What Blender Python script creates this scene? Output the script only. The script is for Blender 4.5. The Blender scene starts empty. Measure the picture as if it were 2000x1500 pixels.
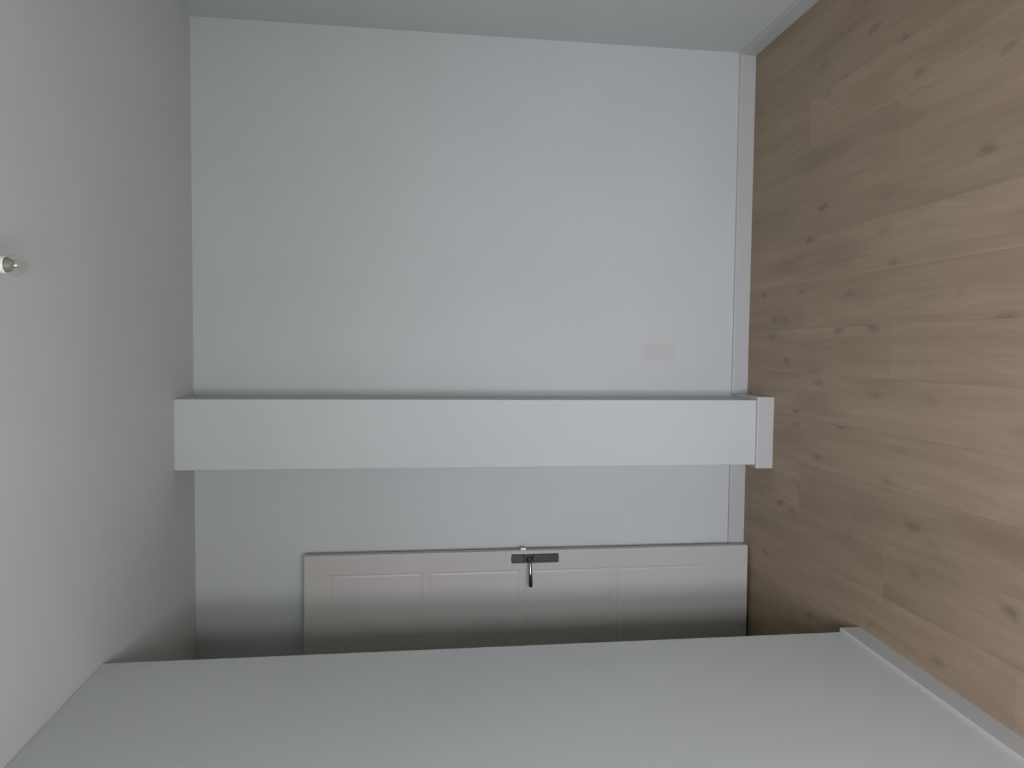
import bpy, bmesh, math, random
from mathutils import Matrix, Vector

random.seed(7)
SC = bpy.context.scene
COL = SC.collection

# ------------------------------------------------------------------ camera
CAM_H, YAW, PITCH, ROLL, FOCAL = 1.53787, -0.04815, -0.12911, -0.00452, 1405.3
cam = bpy.data.cameras.new('camera')
cam.sensor_fit = 'HORIZONTAL'
cam.sensor_width = 36.0
cam.lens = FOCAL / 2000.0 * 36.0
cam.clip_start = 0.02
cam_o = bpy.data.objects.new('camera', cam)
COL.objects.link(cam_o)
_y = Matrix.Rotation(YAW, 3, 'Z')
_p = Matrix(((1, 0, 0), (0, math.cos(PITCH), math.sin(PITCH)), (0, -math.sin(PITCH), math.cos(PITCH))))
_r = Matrix(((math.cos(ROLL), 0, -math.sin(ROLL)), (0, 1, 0), (math.sin(ROLL), 0, math.cos(ROLL))))
_m = _r @ _p @ _y                      # rows: right, forward, up of the upright view
right, fwd, up = _m[0], _m[1], _m[2]
rot = Matrix((-up, right, -fwd)).transposed()   # the phone was held turned: picture left is up
cam_o.matrix_world = Matrix.Translation((0, 0, CAM_H)) @ rot.to_4x4()
SC.camera = cam_o

# ------------------------------------------------------------------ sky, daylight, exposure
world = bpy.data.worlds.new('overcast_sky')
SC.world = world
world.use_nodes = True
wt = world.node_tree
wt.nodes.clear()
wo = wt.nodes.new('ShaderNodeOutputWorld')
wb = wt.nodes.new('ShaderNodeBackground')
wg = wt.nodes.new('ShaderNodeTexCoord')
ws = wt.nodes.new('ShaderNodeSeparateXYZ')
wm = wt.nodes.new('ShaderNodeMapRange')
wr = wt.nodes.new('ShaderNodeValToRGB')
wm.inputs[1].default_value = -1
wm.inputs[2].default_value = 1
wr.color_ramp.elements[0].position = 0.44
wr.color_ramp.elements[0].color = (0.58, 0.56, 0.61, 1)
wr.color_ramp.elements[1].position = 0.52
wr.color_ramp.elements[1].color = (0.92, 0.895, 1.03, 1)
wt.links.new(wg.outputs['Generated'], ws.inputs[0])
wt.links.new(ws.outputs[2], wm.inputs[0])
wt.links.new(wm.outputs[0], wr.inputs[0])
wt.links.new(wr.outputs[0], wb.inputs[0])
wb.inputs[1].default_value = 10.0
wt.links.new(wb.outputs[0], wo.inputs[0])

WX0, WX1, WZ0, WZ1, YR = -0.78, 0.13, 0.35, 1.95, -0.35     # french window in the rear wall
pl = bpy.data.lights.new('window_portal', 'AREA')
pl.shape = 'RECTANGLE'
pl.size = WX1 - WX0
pl.size_y = WZ1 - WZ0
pl.cycles.is_portal = True
po = bpy.data.objects.new('window_portal', pl)
COL.objects.link(po)
po.location = ((WX0 + WX1) / 2, YR - 0.38, (WZ0 + WZ1) / 2)
po.rotation_euler = (math.radians(90), 0, 0)      # shines along +y into the room

SC.view_settings.view_transform = 'Standard'
SC.view_settings.look = 'None'
SC.view_settings.gamma = 1.0
SC.view_settings.use_curve_mapping = False
SC.view_settings.exposure = 1.94
SC.cycles.use_denoising = True
SC.cycles.max_bounces = 14
SC.cycles.diffuse_bounces = 10
SC.cycles.transparent_max_bounces = 16
SC.cycles.caustics_reflective = False
SC.cycles.caustics_refractive = False


# ------------------------------------------------------------------ materials
def new_mat(name):
    m = bpy.data.materials.new(name)
    m.use_nodes = True
    nt = m.node_tree
    return m, nt, nt.nodes['Principled BSDF']


def N(nt, kind, **kw):
    n = nt.nodes.new(kind)
    for k, v in kw.items():
        if k.startswith('i_'):
            key = k[2:]
            n.inputs[int(key) if key.isdigit() else key.replace('_', ' ')].default_value = v
        else:
            setattr(n, k, v)
    return n


def paint(name, col, rough=0.6, bump=0.06, scale=260.0, vary=0.02, spec=0.3):
    m, nt, b = new_mat(name)
    tc = N(nt, 'ShaderNodeTexCoord')
    n1 = N(nt, 'ShaderNodeTexNoise', i_Scale=scale, i_Detail=3.0)
    n2 = N(nt, 'ShaderNodeTexNoise', i_Scale=2.2, i_Detail=3.0)
    nt.links.new(tc.outputs['Object'], n1.inputs['Vector'])
    nt.links.new(tc.outputs['Object'], n2.inputs['Vector'])
    ramp = N(nt, 'ShaderNodeValToRGB')
    ramp.color_ramp.elements[0].position = 0.3
    ramp.color_ramp.elements[1].position = 0.7
    ramp.color_ramp.elements[0].color = tuple(c * (1 - vary) for c in col) + (1,)
    ramp.color_ramp.elements[1].color = tuple(min(1, c * (1 + vary)) for c in col) + (1,)
    nt.links.new(n2.outputs['Fac'], ramp.inputs[0])
    nt.links.new(ramp.outputs[0], b.inputs['Base Color'])
    bp = N(nt, 'ShaderNodeBump', i_Strength=bump, i_Distance=0.001)
    nt.links.new(n1.outputs['Fac'], bp.inputs['Height'])
    nt.links.new(bp.outputs[0], b.inputs['Normal'])
    b.inputs['Roughness'].default_value = rough
    b.inputs['Specular IOR Level'].default_value = spec
    return m, nt, b, tc, ramp


WALL = (0.505, 0.535, 0.517)
M_wall = paint('white_wall_paint', WALL)[0]
M_ceil = paint('ceiling_paint', (0.57, 0.592, 0.565), rough=0.8)[0]
M_base = paint('baseboard_paint', (0.455, 0.465, 0.445), rough=0.4, bump=0.02)[0]
M_door = paint('door_paint', (0.475, 0.466, 0.428), rough=0.4, bump=0.05, scale=420)[0]
M_frame = paint('window_frame_paint', (0.8, 0.8, 0.8), rough=0.35, bump=0.02)[0]
M_sub = paint('screed', (0.25, 0.24, 0.23), rough=0.9)[0]
M_hall = paint('hall_paint', (0.6, 0.6, 0.58))[0]


def wall_with_stain():
    """the back wall's paint with the faint beige scuff low on it"""
    m, nt, b, tc, ramp = paint('white_wall_paint_scuffed', WALL)
    sx = N(nt, 'ShaderNodeSeparateXYZ')
    nz = N(nt, 'ShaderNodeTexNoise', i_Scale=28.0, i_Detail=3.0)
    nt.links.new(tc.outputs['Object'], nz.inputs['Vector'])
    vadd = N(nt, 'ShaderNodeMix', data_type='VECTOR')
    vadd.inputs[0].default_value = 0.02
    nt.links.new(tc.outputs['Object'], vadd.inputs[4])
    nt.links.new(nz.outputs['Color'], vadd.inputs[5])
    nt.links.new(vadd.outputs[1], sx.inputs[0])

    def band(sock, c, half, soft):
        d = N(nt, 'ShaderNodeMath', operation='SUBTRACT', i_1=c)
        a = N(nt, 'ShaderNodeMath', operation='ABSOLUTE')
        r = N(nt, 'ShaderNodeMapRange', interpolation_type='SMOOTHSTEP')
        r.inputs[1].default_value = half + soft
        r.inputs[2].default_value = half - soft
        nt.links.new(sock, d.inputs[0])
        nt.links.new(d.outputs[0], a.inputs[0])
        nt.links.new(a.outputs[0], r.inputs[0])
        return r.outputs[0]
    bx = band(sx.outputs[0], 0.007, 0.036, 0.012)
    bz = band(sx.outputs[2], 0.43, 0.078, 0.016)
    mu = N(nt, 'ShaderNodeMath', operation='MULTIPLY')
    nt.links.new(bx, mu.inputs[0])
    nt.links.new(bz, mu.inputs[1])
    mu2 = N(nt, 'ShaderNodeMath', operation='MULTIPLY', i_1=0.75)
    nt.links.new(mu.outputs[0], mu2.inputs[0])
    mix = N(nt, 'ShaderNodeMix', data_type='RGBA')
    nt.links.new(mu2.outputs[0], mix.inputs[0])
    nt.links.new(ramp.outputs[0], mix.inputs[6])
    mix.inputs[7].default_value = (0.487, 0.478, 0.445, 1)
    nt.links.new(mix.outputs[2], b.inputs['Base Color'])
    return m


M_back = wall_with_stain()


def wood():
    m, nt, b = new_mat('light_oak_laminate')
    L = nt.links.new
    tc = N(nt, 'ShaderNodeTexCoord')
    oi = N(nt, 'ShaderNodeObjectInfo')
    sep = N(nt, 'ShaderNodeSeparateColor')
    L(oi.outputs['Color'], sep.inputs[0])
    off = N(nt, 'ShaderNodeVectorMath', operation='SCALE')
    off.inputs[3].default_value = 37.0
    L(oi.outputs['Color'], off.inputs[0])
    add = N(nt, 'ShaderNodeVectorMath', operation='ADD')
    L(tc.outputs['Object'], add.inputs[0])
    L(off.outputs[0], add.inputs[1])
    # gentle waviness of the grain
    wob = N(nt, 'ShaderNodeTexNoise', i_Scale=3.2, i_Detail=2.0)
    L(add.outputs[0], wob.inputs['Vector'])
    wsc = N(nt, 'ShaderNodeVectorMath', operation='SCALE')
    wsc.inputs[3].default_value = 0.055
    L(wob.outputs['Color'], wsc.inputs[0])
    co = N(nt, 'ShaderNodeVectorMath', operation='ADD')
    L(add.outputs[0], co.inputs[0])
    L(wsc.outputs[0], co.inputs[1])

    def mapped(sx, sy):
        mp = N(nt, 'ShaderNodeMapping')
        mp.inputs['Scale'].default_value = (sx, sy, 1)
        L(co.outputs[0], mp.inputs[0])
        return mp.outputs[0]
    fine = N(nt, 'ShaderNodeTexNoise', i_Scale=1.0, i_Detail=5.0, i_Roughness=0.6)
    L(mapped(95, 5.0), fine.inputs['Vector'])
    broad = N(nt, 'ShaderNodeTexNoise', i_Scale=1.0, i_Detail=4.0, i_Roughness=0.55)
    L(mapped(24, 1.5), broad.inputs['Vector'])
    cloud = N(nt, 'ShaderNodeTexNoise', i_Scale=1.0, i_Detail=2.0)
    L(mapped(9.0, 1.1), cloud.inputs['Vector'])

    # knots: irregular dark eyes with soft tails along the grain
    kn = N(nt, 'ShaderNodeTexNoise', i_Scale=38.0, i_Detail=2.0)
    L(add.outputs[0], kn.inputs['Vector'])
    ks = N(nt, 'ShaderNodeVectorMath', operation='MULTIPLY_ADD')
    ks.inputs[1].default_value = (0.024, 0.045, 0)
    L(kn.outputs['Color'], ks.inputs[0])
    L(co.outputs[0], ks.inputs[2])

    def voro(sx, sy, keep, shift):
        mp = N(nt, 'ShaderNodeMapping')
        mp.inputs['Scale'].default_value = (sx, sy, 1)
        mp.inputs['Location'].default_value = (shift, shift * 1.7, 0)
        L(ks.outputs[0], mp.inputs[0])
        v = N(nt, 'ShaderNodeTexVoronoi', voronoi_dimensions='2D', i_Scale=1.0)
        L(mp.outputs[0], v.inputs['Vector'])
        s_ = N(nt, 'ShaderNodeSeparateColor')
        L(v.outputs['Color'], s_.inputs[0])
        g = N(nt, 'ShaderNodeMapRange')
        g.inputs[1].default_value = 1 - keep
        g.inputs[2].default_value = 1.0
        L(s_.outputs[0], g.inputs[0])

        def disc(r0, r1):
            r = N(nt, 'ShaderNodeMapRange', interpolation_type='SMOOTHSTEP')
            r.inputs[1].default_value = r1
            r.inputs[2].default_value = r0
            L(v.outputs['Distance'], r.inputs[0])
            k = N(nt, 'ShaderNodeMath', operation='MULTIPLY')
            L(r.outputs[0], k.inputs[0])
            L(g.outputs[0], k.inputs[1])
            return k.outputs[0]
        return disc
    d1 = voro(8.0, 3.6, 0.60, 0.0)
    d2 = voro(6.5, 1.5, 0.70, 3.3)
    k1 = d1(0.0, 0.19)
    k2 = d2(0.0, 0.42)
    col = N(nt, 'ShaderNodeValToRGB')
    e = col.color_ramp.elements
    e[0].position, e[0].color = 0.33, (0.252, 0.189, 0.127, 1)
    e[1].position, e[1].color = 0.67, (0.360, 0.282, 0.197, 1)
    sm = N(nt, 'ShaderNodeMath', operation='MULTIPLY_ADD', i_1=0.34)
    L(fine.outputs['Fac'], sm.inputs[0])
    sm2 = N(nt, 'ShaderNodeMath', operation='MULTIPLY', i_1=0.40)
    L(broad.outputs['Fac'], sm2.inputs[0])
    L(sm2.outputs[0], sm.inputs[2])
    sm3 = N(nt, 'ShaderNodeMath', operation='MULTIPLY_ADD', i_1=0.26)
    L(cloud.outputs['Fac'], sm3.inputs[0])
    L(sm.outputs[0], sm3.inputs[2])
    L(sm3.outputs[0], col.inputs[0])
    # plank tone
    tone = N(nt, 'ShaderNodeMapRange')
    tone.inputs[3].default_value = 0.90
    tone.inputs[4].default_value = 1.06
    L(sep.outputs[0], tone.inputs[0])
    t = N(nt, 'ShaderNodeVectorMath', operation='SCALE')
    L(col.outputs[0], t.inputs[0])
    L(tone.outputs[0], t.inputs[3])
    mk1 = N(nt, 'ShaderNodeMix', data_type='RGBA')
    mk1.inputs[7].default_value = (0.135, 0.098, 0.066, 1)
    kf1 = N(nt, 'ShaderNodeMath', operation='MULTIPLY', i_1=0.66)
    L(k1, kf1.inputs[0])
    L(kf1.outputs[0], mk1.inputs[0])
    L(t.outputs[0], mk1.inputs[6])
    mk2 = N(nt, 'ShaderNodeMix', data_type='RGBA')
    mk2.inputs[7].default_value = (0.20, 0.148, 0.098, 1)
    kf2 = N(nt, 'ShaderNodeMath', operation='MULTIPLY', i_1=0.55)
    L(k2, kf2.inputs[0])
    L(kf2.outputs[0], mk2.inputs[0])
    L(mk1.outputs[2], mk2.inputs[6])
    L(mk2.outputs[2], b.inputs['Base Color'])
    b.inputs['Roughness'].default_value = 0.55
    b.inputs['Specular IOR Level'].default_value = 0.3
    bp = N(nt, 'ShaderNodeBump', i_Strength=0.08, i_Distance=0.001)
    L(fine.outputs['Fac'], bp.inputs['Height'])
    L(bp.outputs[0], b.inputs['Normal'])
    return m


M_wood = wood()


def metal(name, col, rough, metallic=1.0):
    m, nt, b = new_mat(name)
    tc = N(nt, 'ShaderNodeTexCoord')
    n = N(nt, 'ShaderNodeTexNoise', i_Scale=300.0, i_Detail=2.0)
    nt.links.new(tc.outputs['Object'], n.inputs['Vector'])
    r = N(nt, 'ShaderNodeMapRange')
    r.inputs[3].default_value = rough * 0.85
    r.inputs[4].default_value = rough * 1.15
    nt.links.new(n.outputs['Fac'], r.inputs[0])
    nt.links.new(r.outputs[0], b.inputs['Roughness'])
    b.inputs['Base Color'].default_value = col + (1,)
    b.inputs['Metallic'].default_value = metallic
    return m


M_pewter = metal('dark_pewter', (0.074, 0.077, 0.078), 0.40)
M_lever = metal('polished_dark_pewter', (0.20, 0.20, 0.20), 0.16)
M_copper = metal('copper_strip', (0.50, 0.34, 0.27), 0.45, 0.7)
M_bolt = metal('latch_white', (0.86, 0.85, 0.79), 0.4, 0.0)
M_plast = paint('white_plastic', (0.80, 0.80, 0.77), rough=0.35, bump=0.0)[0]
M_olive = metal('bulb_base_brass', (0.23, 0.225, 0.16), 0.5, 0.2)
M_fil = metal('filament_yellow', (0.55, 0.5, 0.28), 0.6, 0.0)


def clear_glass(name, tint, boost):
    m, nt, b = new_mat(name)
    nt.nodes.remove(b)
    out = nt.nodes['Material Output']
    tr = N(nt, 'ShaderNodeBsdfTransparent')
    tr.inputs[0].default_value = tint + (1,)
    gl = N(nt, 'ShaderNodeBsdfGlossy', i_Roughness=0.02)
    lw = N(nt, 'ShaderNodeLayerWeight', i_Blend=0.5)
    pw = N(nt, 'ShaderNodeMath', operation='POWER', i_1=4.0)
    fr = N(nt, 'ShaderNodeMath', operation='MULTIPLY_ADD', i_1=0.7, i_2=0.09)
    nt.links.new(lw.outputs['Facing'], pw.inputs[0])
    nt.links.new(pw.outputs[0], fr.inputs[0])
    nz = N(nt, 'ShaderNodeTexNoise', i_Scale=3.0)
    bp = N(nt, 'ShaderNodeBump', i_Strength=boost, i_Distance=0.002)
    nt.links.new(nz.outputs['Fac'], bp.inputs['Height'])
    nt.links.new(bp.outputs[0], gl.inputs['Normal'])
    mx = N(nt, 'ShaderNodeMixShader')
    nt.links.new(fr.outputs[0], mx.inputs[0])
    nt.links.new(tr.outputs[0], mx.inputs[1])
    nt.links.new(gl.outputs[0], mx.inputs[2])
    nt.links.new(mx.outputs[0], out.inputs[0])
    return m


M_pane = clear_glass('window_glass', (0.98, 0.985, 0.98), 0.0)
M_bulb = clear_glass('bulb_glass', (0.985, 0.985, 0.98), 0.0)


# ------------------------------------------------------------------ mesh helpers
def link(name, bm, mat, parent=None, smooth=False, bevel=0.0, seg=2, angle=50):
    bmesh.ops.recalc_face_normals(bm, faces=bm.faces)
    me = bpy.data.meshes.new(name)
    bm.to_mesh(me)
    bm.free()
    if smooth:
        for p in me.polygons:
            p.use_smooth = True
    if mat:
        me.materials.append(mat)
    o = bpy.data.objects.new(name, me)
    COL.objects.link(o)
    if parent:
        o.parent = parent
    if bevel:
        md = o.modifiers.new('bevel', 'BEVEL')
        md.width = bevel
        md.segments = seg
        md.limit_method = 'ANGLE'
        md.angle_limit = math.radians(angle)
    return o


def box(bm, x0, x1, y0, y1, z0, z1):
    v = [bm.verts.new(p) for p in ((x0, y0, z0), (x1, y0, z0), (x1, y1, z0), (x0, y1, z0),
                                   (x0, y0, z1), (x1, y0, z1), (x1, y1, z1), (x0, y1, z1))]
    for f in ((0, 3, 2, 1), (4, 5, 6, 7), (0, 1, 5, 4), (1, 2, 6, 5), (2, 3, 7, 6), (3, 0, 4, 7)):
        bm.faces.new([v[i] for i in f])


def prism(bm, poly, z0, z1):
    a = [bm.verts.new((x, y, z0)) for x, y in poly]
    c = [bm.verts.new((x, y, z1)) for x, y in poly]
    n = len(poly)
    bm.faces.new(a[::-1])
    bm.faces.new(c)
    for i in range(n):
        bm.faces.new((a[i], a[(i + 1) % n], c[(i + 1) % n], c[i]))


def lathe(bm, prof, seg=32, c=(0, 0), cap0=True, cap1=True):
    rings = []
    for r, z in prof:
        rings.append([bm.verts.new((c[0] + r * math.cos(2 * math.pi * k / seg),
                                    c[1] + r * math.sin(2 * math.pi * k / seg), z)) for k in range(seg)])
    for a, d in zip(rings, rings[1:]):
        for k in range(seg):
            bm.faces.new((a[k], a[(k + 1) % seg], d[(k + 1) % seg], d[k]))
    if cap0:
        bm.faces.new(rings[0][::-1])
    if cap1:
        bm.faces.new(rings[-1])


def tube(bm, pts, radii, seg=16, flat=1.0):
    """a tapering tube through pts; flat squeezes it along the second frame axis"""
    P = [Vector(p) for p in pts]
    rings = []
    ref = Vector((0, 0, 1))
    for i, p in enumerate(P):
        t = (P[min(i + 1, len(P) - 1)] - P[max(i - 1, 0)]).normalized()
        u = (ref - t * ref.dot(t)).normalized()
        w = t.cross(u)
        rings.append([bm.verts.new(p + u * radii[i] * math.cos(2 * math.pi * k / seg)
                                   + w * radii[i] * flat * math.sin(2 * math.pi * k / seg)) for k in range(seg)])
    for a, d in zip(rings, rings[1:]):
        for k in range(seg):
            bm.faces.new((a[k], a[(k + 1) % seg], d[(k + 1) % seg], d[k]))
    bm.faces.new(rings[0][::-1])
    bm.faces.new(rings[-1])


def tag(o, label, cat=None, kind=None, group=None):
    o['label'] = label
    if cat:
        o['category'] = cat
    if kind:
        o['kind'] = kind
    if group:
        o['group'] = group
    return o


def empty(name, loc=(0, 0, 0), rz=0.0):
    o = bpy.data.objects.new(name, None)
    o.empty_display_size = 0.1
    COL.objects.link(o)
    o.location = loc
    o.rotation_euler = (0, 0, rz)
    return o


# ------------------------------------------------------------------ room shell
D, XR, XL, YL, H = 3.23082, 1.38006, -0.97174, 2.29953, 2.4944
AR, AL = -0.00717, 0.03109
PX0, PX1, PY = -0.49277, -0.20897, D - 0.25887       # the column
BT, BH = 0.0142, 0.0748                              # baseboard thickness, height
XE = -1.74                                           # recess end wall face


def xr(y):
    return XR + AR * (y - D)


def xl(y):
    return XL + AL * (y - YL)


bm = bmesh.new()
box(bm, -3.0, 1.75, YR - 0.42, D + 0.15, -0.05, -0.012)
floor = tag(link('floor', bm, M_sub), 'light oak plank floor', 'floor', 'structure')

bm = bmesh.new()
box(bm, -3.0, 1.75, YR - 0.42, D + 0.15, H, H + 0.1)
tag(link('ceiling', bm, M_ceil), 'plain white painted ceiling', 'ceiling', 'structure')

bm = bmesh.new()
box(bm, -1.88, 1.75, D, D + 0.14, 0, H)
tag(link('wall_back', bm, M_back), 'white back wall with a faint beige scuff low down', 'wall', 'structure')

bm = bmesh.new()
prism(bm, [(xr(D), D), (xr(YR), YR), (1.74, YR), (1.74, D)], 0, H)
tag(link('wall_right', bm, M_wall), 'shaded white wall along the right of the room', 'wall', 'structure')

bm = bmesh.new()
prism(bm, [(XL, YL), (XE - 0.12, YL), (XE - 0.12, YL - 0.12), (-1.30, YL - 0.12), (-1.30, YR), (xl(YR), YR)], 0, H)
tag(link('wall_left', bm, M_wall, bevel=0.003), 'near white wall ending in a corner before the door', 'wall', 'structure')

bm = bmesh.new()                                     # rear wall round the french window
box(bm, -1.30, WX0, YR - 0.40, YR, 0, H)
box(bm, WX1, 1.74, YR - 0.40, YR, 0, H)
box(bm, WX0, WX1, YR - 0.40, YR, WZ1, H)
box(bm, WX0, WX1, YR - 0.40, YR, 0, WZ0)
tag(link('wall_rear', bm, M_wall), 'white rear wall holding the tall window', 'wall', 'structure')

bm = bmesh.new()                                     # end of the recess with its doorway
OY0, OY1, OZ = 2.345, 3.118, 2.04
box(bm, XE - 0.12, XE, YL, OY0, 0, H)
box(bm, XE - 0.12, XE, OY1, D, 0, H)
box(bm, XE - 0.12, XE, OY0, OY1, OZ, H)
tag(link('wall_recess', bm, M_wall), 'white end wall of the recess with the doorway', 'wall', 'structure')

bm = bmesh.new()                                     # dark hallway behind the doorway
box(bm, -2.95, XE - 0.12, YL - 0.24, YL - 0.12, 0, H)
box(bm, -2.95, XE - 0.12, D + 0.02, D + 0.14, 0, H)
box(bm, -2.99, -2.89, YL - 0.24, D + 0.14, 0, H)
tag(link('wall_hall', bm, M_hall), 'plain wall of the dark hall beyond the doorway', 'wall', 'structure')

bm = bmesh.new()
box(bm, PX0, PX1, PY, D, 0, H)
tag(link('wall_column', bm, M_wall, bevel=0.0025), 'square white column standing out from the back wall', 'column', 'structure')

bm = bmesh.new()                                     # lining of the doorway
box(bm, XE - 0.12, XE, OY0, OY0 + 0.02, 0, OZ)
box(bm, XE - 0.12, XE, OY1 - 0.02, OY1, 0, OZ)
box(bm, XE - 0.12, XE, OY0 + 0.02, OY1 - 0.02, OZ - 0.02, OZ)
tag(link('trim_1', bm, M_door), 'painted lining of the doorway in the recess', 'trim', 'structure')


# baseboards: a rounded-top profile swept along a polyline (room side on the right of travel)
def baseboard(name, pts, label):
    prof = [(0, 0), (BT, 0), (BT, BH - 0.004), (BT - 0.0012, BH - 0.0012), (BT - 0.004, BH), (0, BH)]
    b2 = bmesh.new()
    P = [Vector((x, y, 0)) for x, y in pts]
    rings = []
    for i, p in enumerate(P):
        d0 = (P[i] - P[i - 1]).normalized() if i else None
        d1 = (P[i + 1] - P[i]).normalized() if i < len(P) - 1 else None
        n0 = Vector((d0.y, -d0.x, 0)) if d0 else None
        n1 = Vector((d1.y, -d1.x, 0)) if d1 else None
        if n0 is None:
            n = n1
        elif n1 is None:
            n = n0
        else:
            n = (n0 + n1) / (1 + n0.dot(n1))
        rings.append([b2.verts.new((p.x + n.x * o, p.y + n.y * o, z)) for o, z in prof])
    k = len(prof)
    for a, c in zip(rings, rings[1:]):
        for j in range(k):
            b2.faces.new((a[j], a[(j + 1) % k], c[(j + 1) % k], c[j]))
    b2.faces.new(rings[0])
    b2.faces.new(rings[-1][::-1])
    return tag(link(name, b2, M_base), label, 'baseboard', 'structure')


baseboard('baseboard_back', [(PX1 + BT, D), (xr(D), D)], 'off-white baseboard along the back wall right of the column')
baseboard('baseboard_recess', [(XE, D), (PX0 - BT, D)], 'off-white baseboard between the door and the column')
baseboard('baseboard_column', [(PX0, D), (PX0, PY), (PX1, PY), (PX1, D)], 'off-white baseboard wrapped round the foot of the column')
baseboard('baseboard_right', [(xr(D - BT), D - BT), (xr(YR), YR)], 'off-white baseboard along the shaded right wall')
baseboard('baseboard_left', [(xl(YR), YR), (XL, YL + 0.002)], 'off-white baseboard along the near left wall')

# ------------------------------------------------------------------ floor planks
PW, PL = 0.1815, 2.18
cache = {}


def plank_mesh(w, l):
    key = (round(w, 4), round(l, 4))
    if key in cache:
        return cache[key]
    g, c, t = 0.00008, 0.00035, 0.012
    b2 = bmesh.new()
    lo = [b2.verts.new(p) for p in ((g, g, -t), (w - g, g, -t), (w - g, l - g, -t), (g, l - g, -t))]
    mi = [b2.verts.new(p) for p in ((g, g, -c), (w - g, g, -c), (w - g, l - g, -c), (g, l - g, -c))]
    hi = [b2.verts.new(p) for p in ((g + c, g + c, 0), (w - g - c, g + c, 0), (w - g - c, l - g - c, 0), (g + c, l - g - c, 0))]
    b2.faces.new(lo[::-1])
    b2.faces.new(hi)
    for i in range(4):
        j = (i + 1) % 4
        b2.faces.new((lo[i], lo[j], mi[j], mi[i]))
        b2.faces.new((mi[i], mi[j], hi[j], hi[i]))
    bmesh.ops.recalc_face_normals(b2, faces=b2.faces)
    me = bpy.data.meshes.new('plank')
    b2.to_mesh(me)
    b2.free()
    me.materials.append(M_wood)
    cache[key] = me
    return me


rng = random.Random(21)
for k in range(-16, 8):
    x0 = 0.0970 + PW * k
    x1 = x0 + PW
    a, c = max(x0, -2.88), min(x1, 1.41)
    if c - a < 0.02:
        continue
    ylo, yhi = (YR - 0.02, D + 0.01) if x1 > -1.15 else (YL - 0.10, D + 0.01)
    j = 2.728 + 0.545 * k
    while j > ylo - PL:
        j -= PL
    while j < yhi:
        s, e = max(j, ylo), min(j + PL, yhi)
        if e - s > 0.03:
            o = bpy.data.objects.new('plank', plank_mesh(c - a, e - s))
            COL.objects.link(o)
            o.location = (a, s, 0)
            o.color = (rng.random(), rng.random(), rng.random(), 1)
            o.parent = floor
        j += PL

# ------------------------------------------------------------------ french window behind the camera
win = tag(empty('window_1', ((WX0 + WX1) / 2, YR - 0.30, WZ0)), 'tall two-casement window in the rear wall', 'window', 'structure')
W, HT = WX1 - WX0, WZ1 - WZ0


def ring(bm, x0, x1, z0, z1, t, y0, y1):
    box(bm, x0, x0 + t, y0, y1, z0, z1)
    box(bm, x1 - t, x1, y0, y1, z0, z1)
    box(bm, x0 + t, x1 - t, y0, y1, z0, z0 + t)
    box(bm, x0 + t, x1 - t, y0, y1, z1 - t, z1)


bm = bmesh.new()
ring(bm, -W / 2, W / 2, 0, HT, 0.03, -0.05, 0.03)
link('window_frame', bm, M_frame, win)
for s in (-1, 1):
    xa, xb = (-W / 2 + 0.03, -0.002) if s < 0 else (0.002, W / 2 - 0.03)
    bm = bmesh.new()
    ring(bm, xa, xb, 0.03, HT - 0.03, 0.045, -0.035, 0.025)
    cs = link('casement', bm, M_frame, win)
    bm = bmesh.new()
    box(bm, xa + 0.04, xb - 0.04, -0.008, -0.004, 0.07, HT - 0.07)
    link('pane', bm, M_pane, cs)
bm = bmesh.new()
tube(bm, [(0.03, 0.025, 1.0), (0.03, 0.055, 1.0), (0.03, 0.06, 0.985), (0.03, 0.06, 0.90)], [0.008] * 4, 10)
link('window_handle', bm, M_lever, win)

# ------------------------------------------------------------------ the open door leaf
DX, DY, DTH, DW = -0.89787, 3.14382, 0.02025, 0.81
Z0, Z1, T = 0.012, 2.024, 0.040
door = tag(empty('door_1', (DX, DY, 0), DTH), 'warm grey panelled door standing open against the back wall', 'door', 'structure')
xs = [-DW, -DW + 0.085, -0.085, 0.0]
zs = [Z0]
panels = []
for k in range(4):
    p0 = 0.232 + 0.427 * k
    panels.append((p0, p0 + 0.403))
    zs += [p0, p0 + 0.403]
zs.append(Z1)
bm = bmesh.new()
RW, RD = 0.006, 0.0022
for i in range(3):
    for j in range(len(zs) - 1):
        a, c, z0, z1 = xs[i], xs[i + 1], zs[j], zs[j + 1]
        q = [(a, 0, z0), (c, 0, z0), (c, 0, z1), (a, 0, z1)]
        if i == 1 and j % 2 == 1:
            r = [(a + RW, RD, z0 + RW), (c - RW, RD, z0 + RW), (c - RW, RD, z1 - RW), (a + RW, RD, z1 - RW)]
            for m_ in range(4):
                n_ = (m_ + 1) % 4
                bm.faces.new([bm.verts.new(p) for p in (q[m_], q[n_], r[n_], r[m_])])
            bm.faces.new([bm.verts.new(p) for p in r])
        else:
            bm.faces.new([bm.verts.new(p) for p in q])
for i in range(3):
    a, c = xs[i], xs[i + 1]
    bm.faces.new([bm.verts.new(p) for p in ((a, 0, Z0), (c, 0, Z0), (c, T, Z0), (a, T, Z0))])
    bm.faces.new([bm.verts.new(p) for p in ((a, 0, Z1), (c, 0, Z1), (c, T, Z1), (a, T, Z1))])
for j in range(len(zs) - 1):
    z0, z1 = zs[j], zs[j + 1]
    for xx in (-DW, 0.0):
        bm.faces.new([bm.verts.new(p) for p in ((xx, 0, z0), (xx, T, z0), (xx, T, z1), (xx, 0, z1))])
bk = [(x, T, Z0) for x in xs] + [(0.0, T, z) for z in zs[1:]] + [(x, T, Z1) for x in xs[::-1][1:]] + [(-DW, T, z) for z in zs[::-1][1:-1]]
bm.faces.new([bm.verts.new(p) for p in bk])
bmesh.ops.remove_doubles(bm, verts=bm.verts, dist=1e-5)
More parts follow.
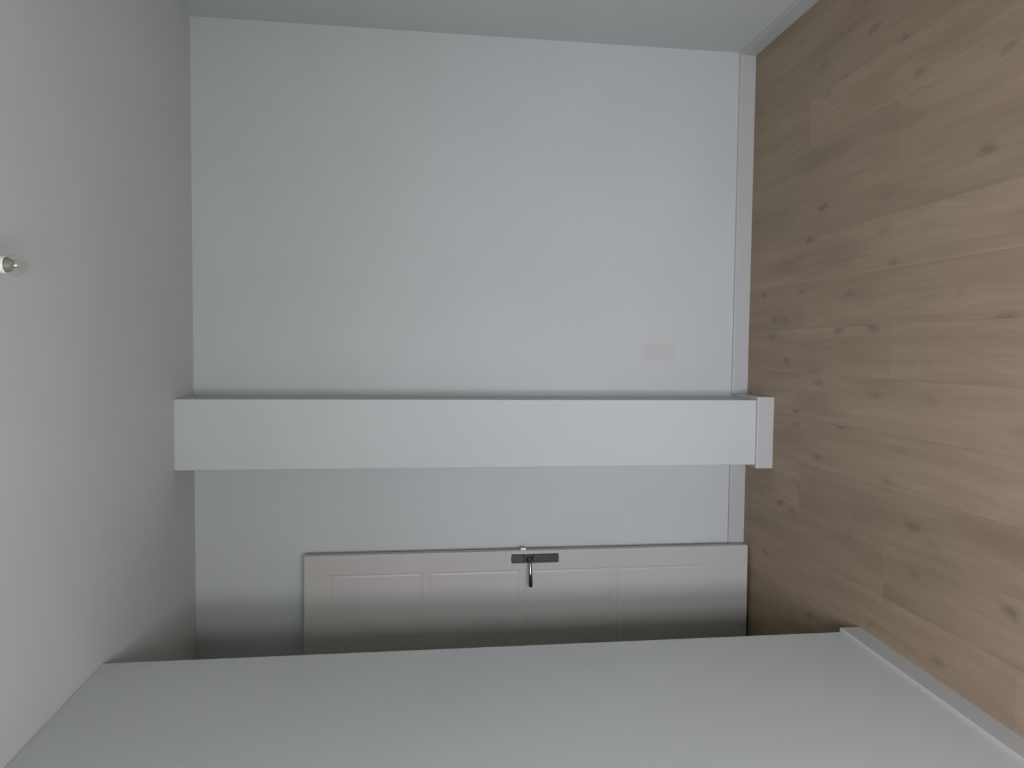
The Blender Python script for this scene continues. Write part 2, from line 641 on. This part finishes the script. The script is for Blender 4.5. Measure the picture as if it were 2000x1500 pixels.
link('leaf', bm, M_door, door, bevel=0.0028, seg=3, angle=60)

for z0, z1 in panels:                                 # the four fielded panels
    bm = bmesh.new()
    a, c = xs[1] + 0.0065, xs[2] - 0.0065
    z0 += 0.0065
    z1 -= 0.0065
    f = 0.0009
    i1 = 0.007
    A = [bm.verts.new(p) for p in ((a, RD, z0), (c, RD, z0), (c, RD, z1), (a, RD, z1))]
    B = [bm.verts.new(p) for p in ((a + i1, f, z0 + i1), (c - i1, f, z0 + i1), (c - i1, f, z1 - i1), (a + i1, f, z1 - i1))]
    bm.faces.new(A[::-1])
    bm.faces.new(B)
    for m_ in range(4):
        n_ = (m_ + 1) % 4
        bm.faces.new((A[m_], A[n_], B[n_], B[m_]))
    link('panel', bm, M_door, door)

# latch face plate and bolt on the free edge
bm = bmesh.new()
box(bm, 0.0, 0.0015, 0.006, 0.034, 0.924, 1.142)
fp = tag(link('latch_plate', bm, M_copper, door, bevel=0.0005), 'copper-coloured latch plate on the free edge')
bm = bmesh.new()
vv = [(0.0015, 0.009, 0), (0.0015, 0.030, 0), (0.010, 0.016, 0), (0.010, 0.009, 0)]
prism(bm, [(x, y) for x, y, _ in vv], 1.057, 1.080)
tag(link('latch_bolt', bm, M_bolt, fp), 'white spring latch bolt')

# handle: long plate, square rosette, boss and lever
HX = -0.0345
hz0, hz1 = 0.911, 1.122


def plate(bm, hw, z0, z1, t, bow, n=8):
    """long plate, slightly domed across, with gently bowed short ends, front towards -y"""
    pts = [(HX - hw + 2 * hw * i / n, z0 - bow * math.sin(math.pi * i / n)) for i in range(n + 1)]
    pts += [(HX + hw - 2 * hw * i / n, z1 + bow * math.sin(math.pi * i / n)) for i in range(n + 1)]
    a = [bm.verts.new((x, 0.0, z)) for x, z in pts]
    zc = (z0 + z1) / 2
    s = 0.0012
    bfr = [bm.verts.new((x, -t * 0.72, z)) for x, z in pts]
    c = [bm.verts.new((HX + (x - HX) * (1 - s / hw * 1.6), -t, z + (s if z < zc else -s))) for x, z in pts]
    k = len(pts)
    bm.faces.new(a)
    bm.faces.new(c[::-1])
    for r0, r1 in ((a, bfr), (bfr, c)):
        for i in range(k):
            j = (i + 1) % k
            bm.faces.new((r0[i], r0[j], r1[j], r1[i]))


bm = bmesh.new()
plate(bm, 0.0192, hz0, hz1, 0.004, 0.002)
hp = tag(link('handle_plate', bm, M_pewter, door), 'long dark pewter back plate')
for z0, z1 in ((hz0, 1.0265), (1.0695, hz1)):          # raised covers above and below the rosette
    bm = bmesh.new()
    plate(bm, 0.0195, z0, z1, 0.0082, 0.0012)
    link('plate_cover', bm, M_pewter, hp)
bm = bmesh.new()
plate(bm, 0.0190, 1.0295, 1.0665, 0.0105, 0.0012)
link('rosette', bm, M_pewter, hp)
bm = bmesh.new()                                      # round boss the lever turns in
lathe(bm, [(0.0150, 0.008), (0.0150, 0.0150), (0.0130, 0.0175), (0.0112, 0.0175), (0.0105, 0.0135)], 32, cap1=False)
bmesh.ops.rotate(bm, verts=bm.verts, cent=(0, 0, 0), matrix=Matrix.Rotation(math.radians(90), 3, 'X'))
bmesh.ops.translate(bm, verts=bm.verts, vec=(HX, 0, 1.046))
link('boss', bm, M_pewter, hp, smooth=True)
bm = bmesh.new()
pts, rad = [], []
zc = 1.046
for y, r in ((-0.006, 0.0100), (-0.018, 0.0098), (-0.026, 0.0090)):
    pts.append((HX, y, zc))
    rad.append(r)
A_END = math.radians(75)                              # the bend leaves the grip still leaning out a little
for k in range(1, 9):
    a = A_END * k / 8
    pts.append((HX - 0.016 * (1 - math.cos(a)), -0.026 - 0.016 * math.sin(a), zc))
    rad.append(0.0090 - 0.0022 * k / 8)
x0_, y0_, _ = pts[-1]
L_G, n_g = 0.102, 20                                  # grip: leans out, then bows back and widens to its end
for k in range(1, n_g + 1):
    q = k / n_g
    dirx = math.radians(15 - 4 * min(q / 0.4, 1.0) - 26 * max(0.0, (q - 0.4) / 0.6))
    x0_ -= L_G / n_g * math.cos(dirx)
    y0_ -= L_G / n_g * math.sin(dirx)
    pts.append((x0_, y0_, zc - 0.003 * q))
    rad.append(0.0068 + 0.0016 * q)
x_, y_, z_ = pts[-1]
pts += [(x_ - 0.002, y_, z_), (x_ - 0.0032, y_, z_)]
rad += [0.0072, 0.0045]
tube(bm, pts, rad, 20)
tag(link('lever', bm, M_lever, hp, smooth=True), 'polished dark lever')

for z in (0.25, 1.02, 1.80):                          # hinges on the hidden side
    bm = bmesh.new()
    lathe(bm, [(0.007, z - 0.045), (0.007, z + 0.045)], 12, c=(-DW - 0.008, 0.004))
    box(bm, -DW - 0.004, -DW + 0.0005, 0.004, 0.034, z - 0.04, z + 0.04)
    link('hinge', bm, M_pewter, door)

# ------------------------------------------------------------------ bare bulb on the ceiling
LX, LY = 0.163, 1.61
lamp = tag(empty('ceiling_lamp', (LX, LY, H)), 'bare clear bulb in a white socket hanging from the ceiling', 'lamp')
ZB = 2.362 - H                                        # bulb centre, measured from the ceiling
bm = bmesh.new()
lathe(bm, [(0.030, 0.0), (0.030, -0.010), (0.027, -0.014), (0.006, -0.016)], 32)
link('ceiling_rose', bm, M_plast, lamp, smooth=False)
bm = bmesh.new()
lathe(bm, [(0.0035, -0.014), (0.0035, -0.050)], 12)
link('cord', bm, M_plast, lamp, smooth=True)
bm = bmesh.new()
lathe(bm, [(0.006, -0.046), (0.014, -0.050), (0.0170, -0.056), (0.0175, ZB + 0.024), (0.0178, ZB + 0.0165),
           (0.0168, ZB + 0.0155), (0.0160, ZB + 0.018)], 40)
link('socket', bm, M_plast, lamp, smooth=True)
bm = bmesh.new()                                      # glass envelope, outer and inner skin
R = 0.0215
outer = [(0.0155, 0.024), (0.0155, 0.0185)]
for k in range(0, 25):
    a = math.radians(44 - 134 * k / 24)
    outer.append((max(R * math.cos(a), 0.0002), R * math.sin(a)))
lathe(bm, [(r, ZB + z) for r, z in outer], 56, cap0=False)
bulb = link('bulb', bm, M_bulb, lamp, smooth=True)
tag(bulb, 'clear glass bulb')
bm = bmesh.new()
lathe(bm, [(0.0150, ZB + 0.022), (0.0152, ZB + 0.0165), (0.0140, ZB + 0.011), (0.0095, ZB + 0.0055), (0.004, ZB + 0.002)], 24)
link('stem', bm, M_olive, bulb, smooth=True)
for k in range(4):
    a = math.pi / 2 * k + 0.4
    bm = bmesh.new()
    tube(bm, [(0.006 * math.cos(a), 0.006 * math.sin(a), ZB + 0.010),
              (0.0105 * math.cos(a), 0.0105 * math.sin(a), ZB + 0.002),
              (0.009 * math.cos(a), 0.009 * math.sin(a), ZB - 0.008)], [0.0009] * 3, 6)
    link('filament', bm, M_fil, bulb, smooth=True)
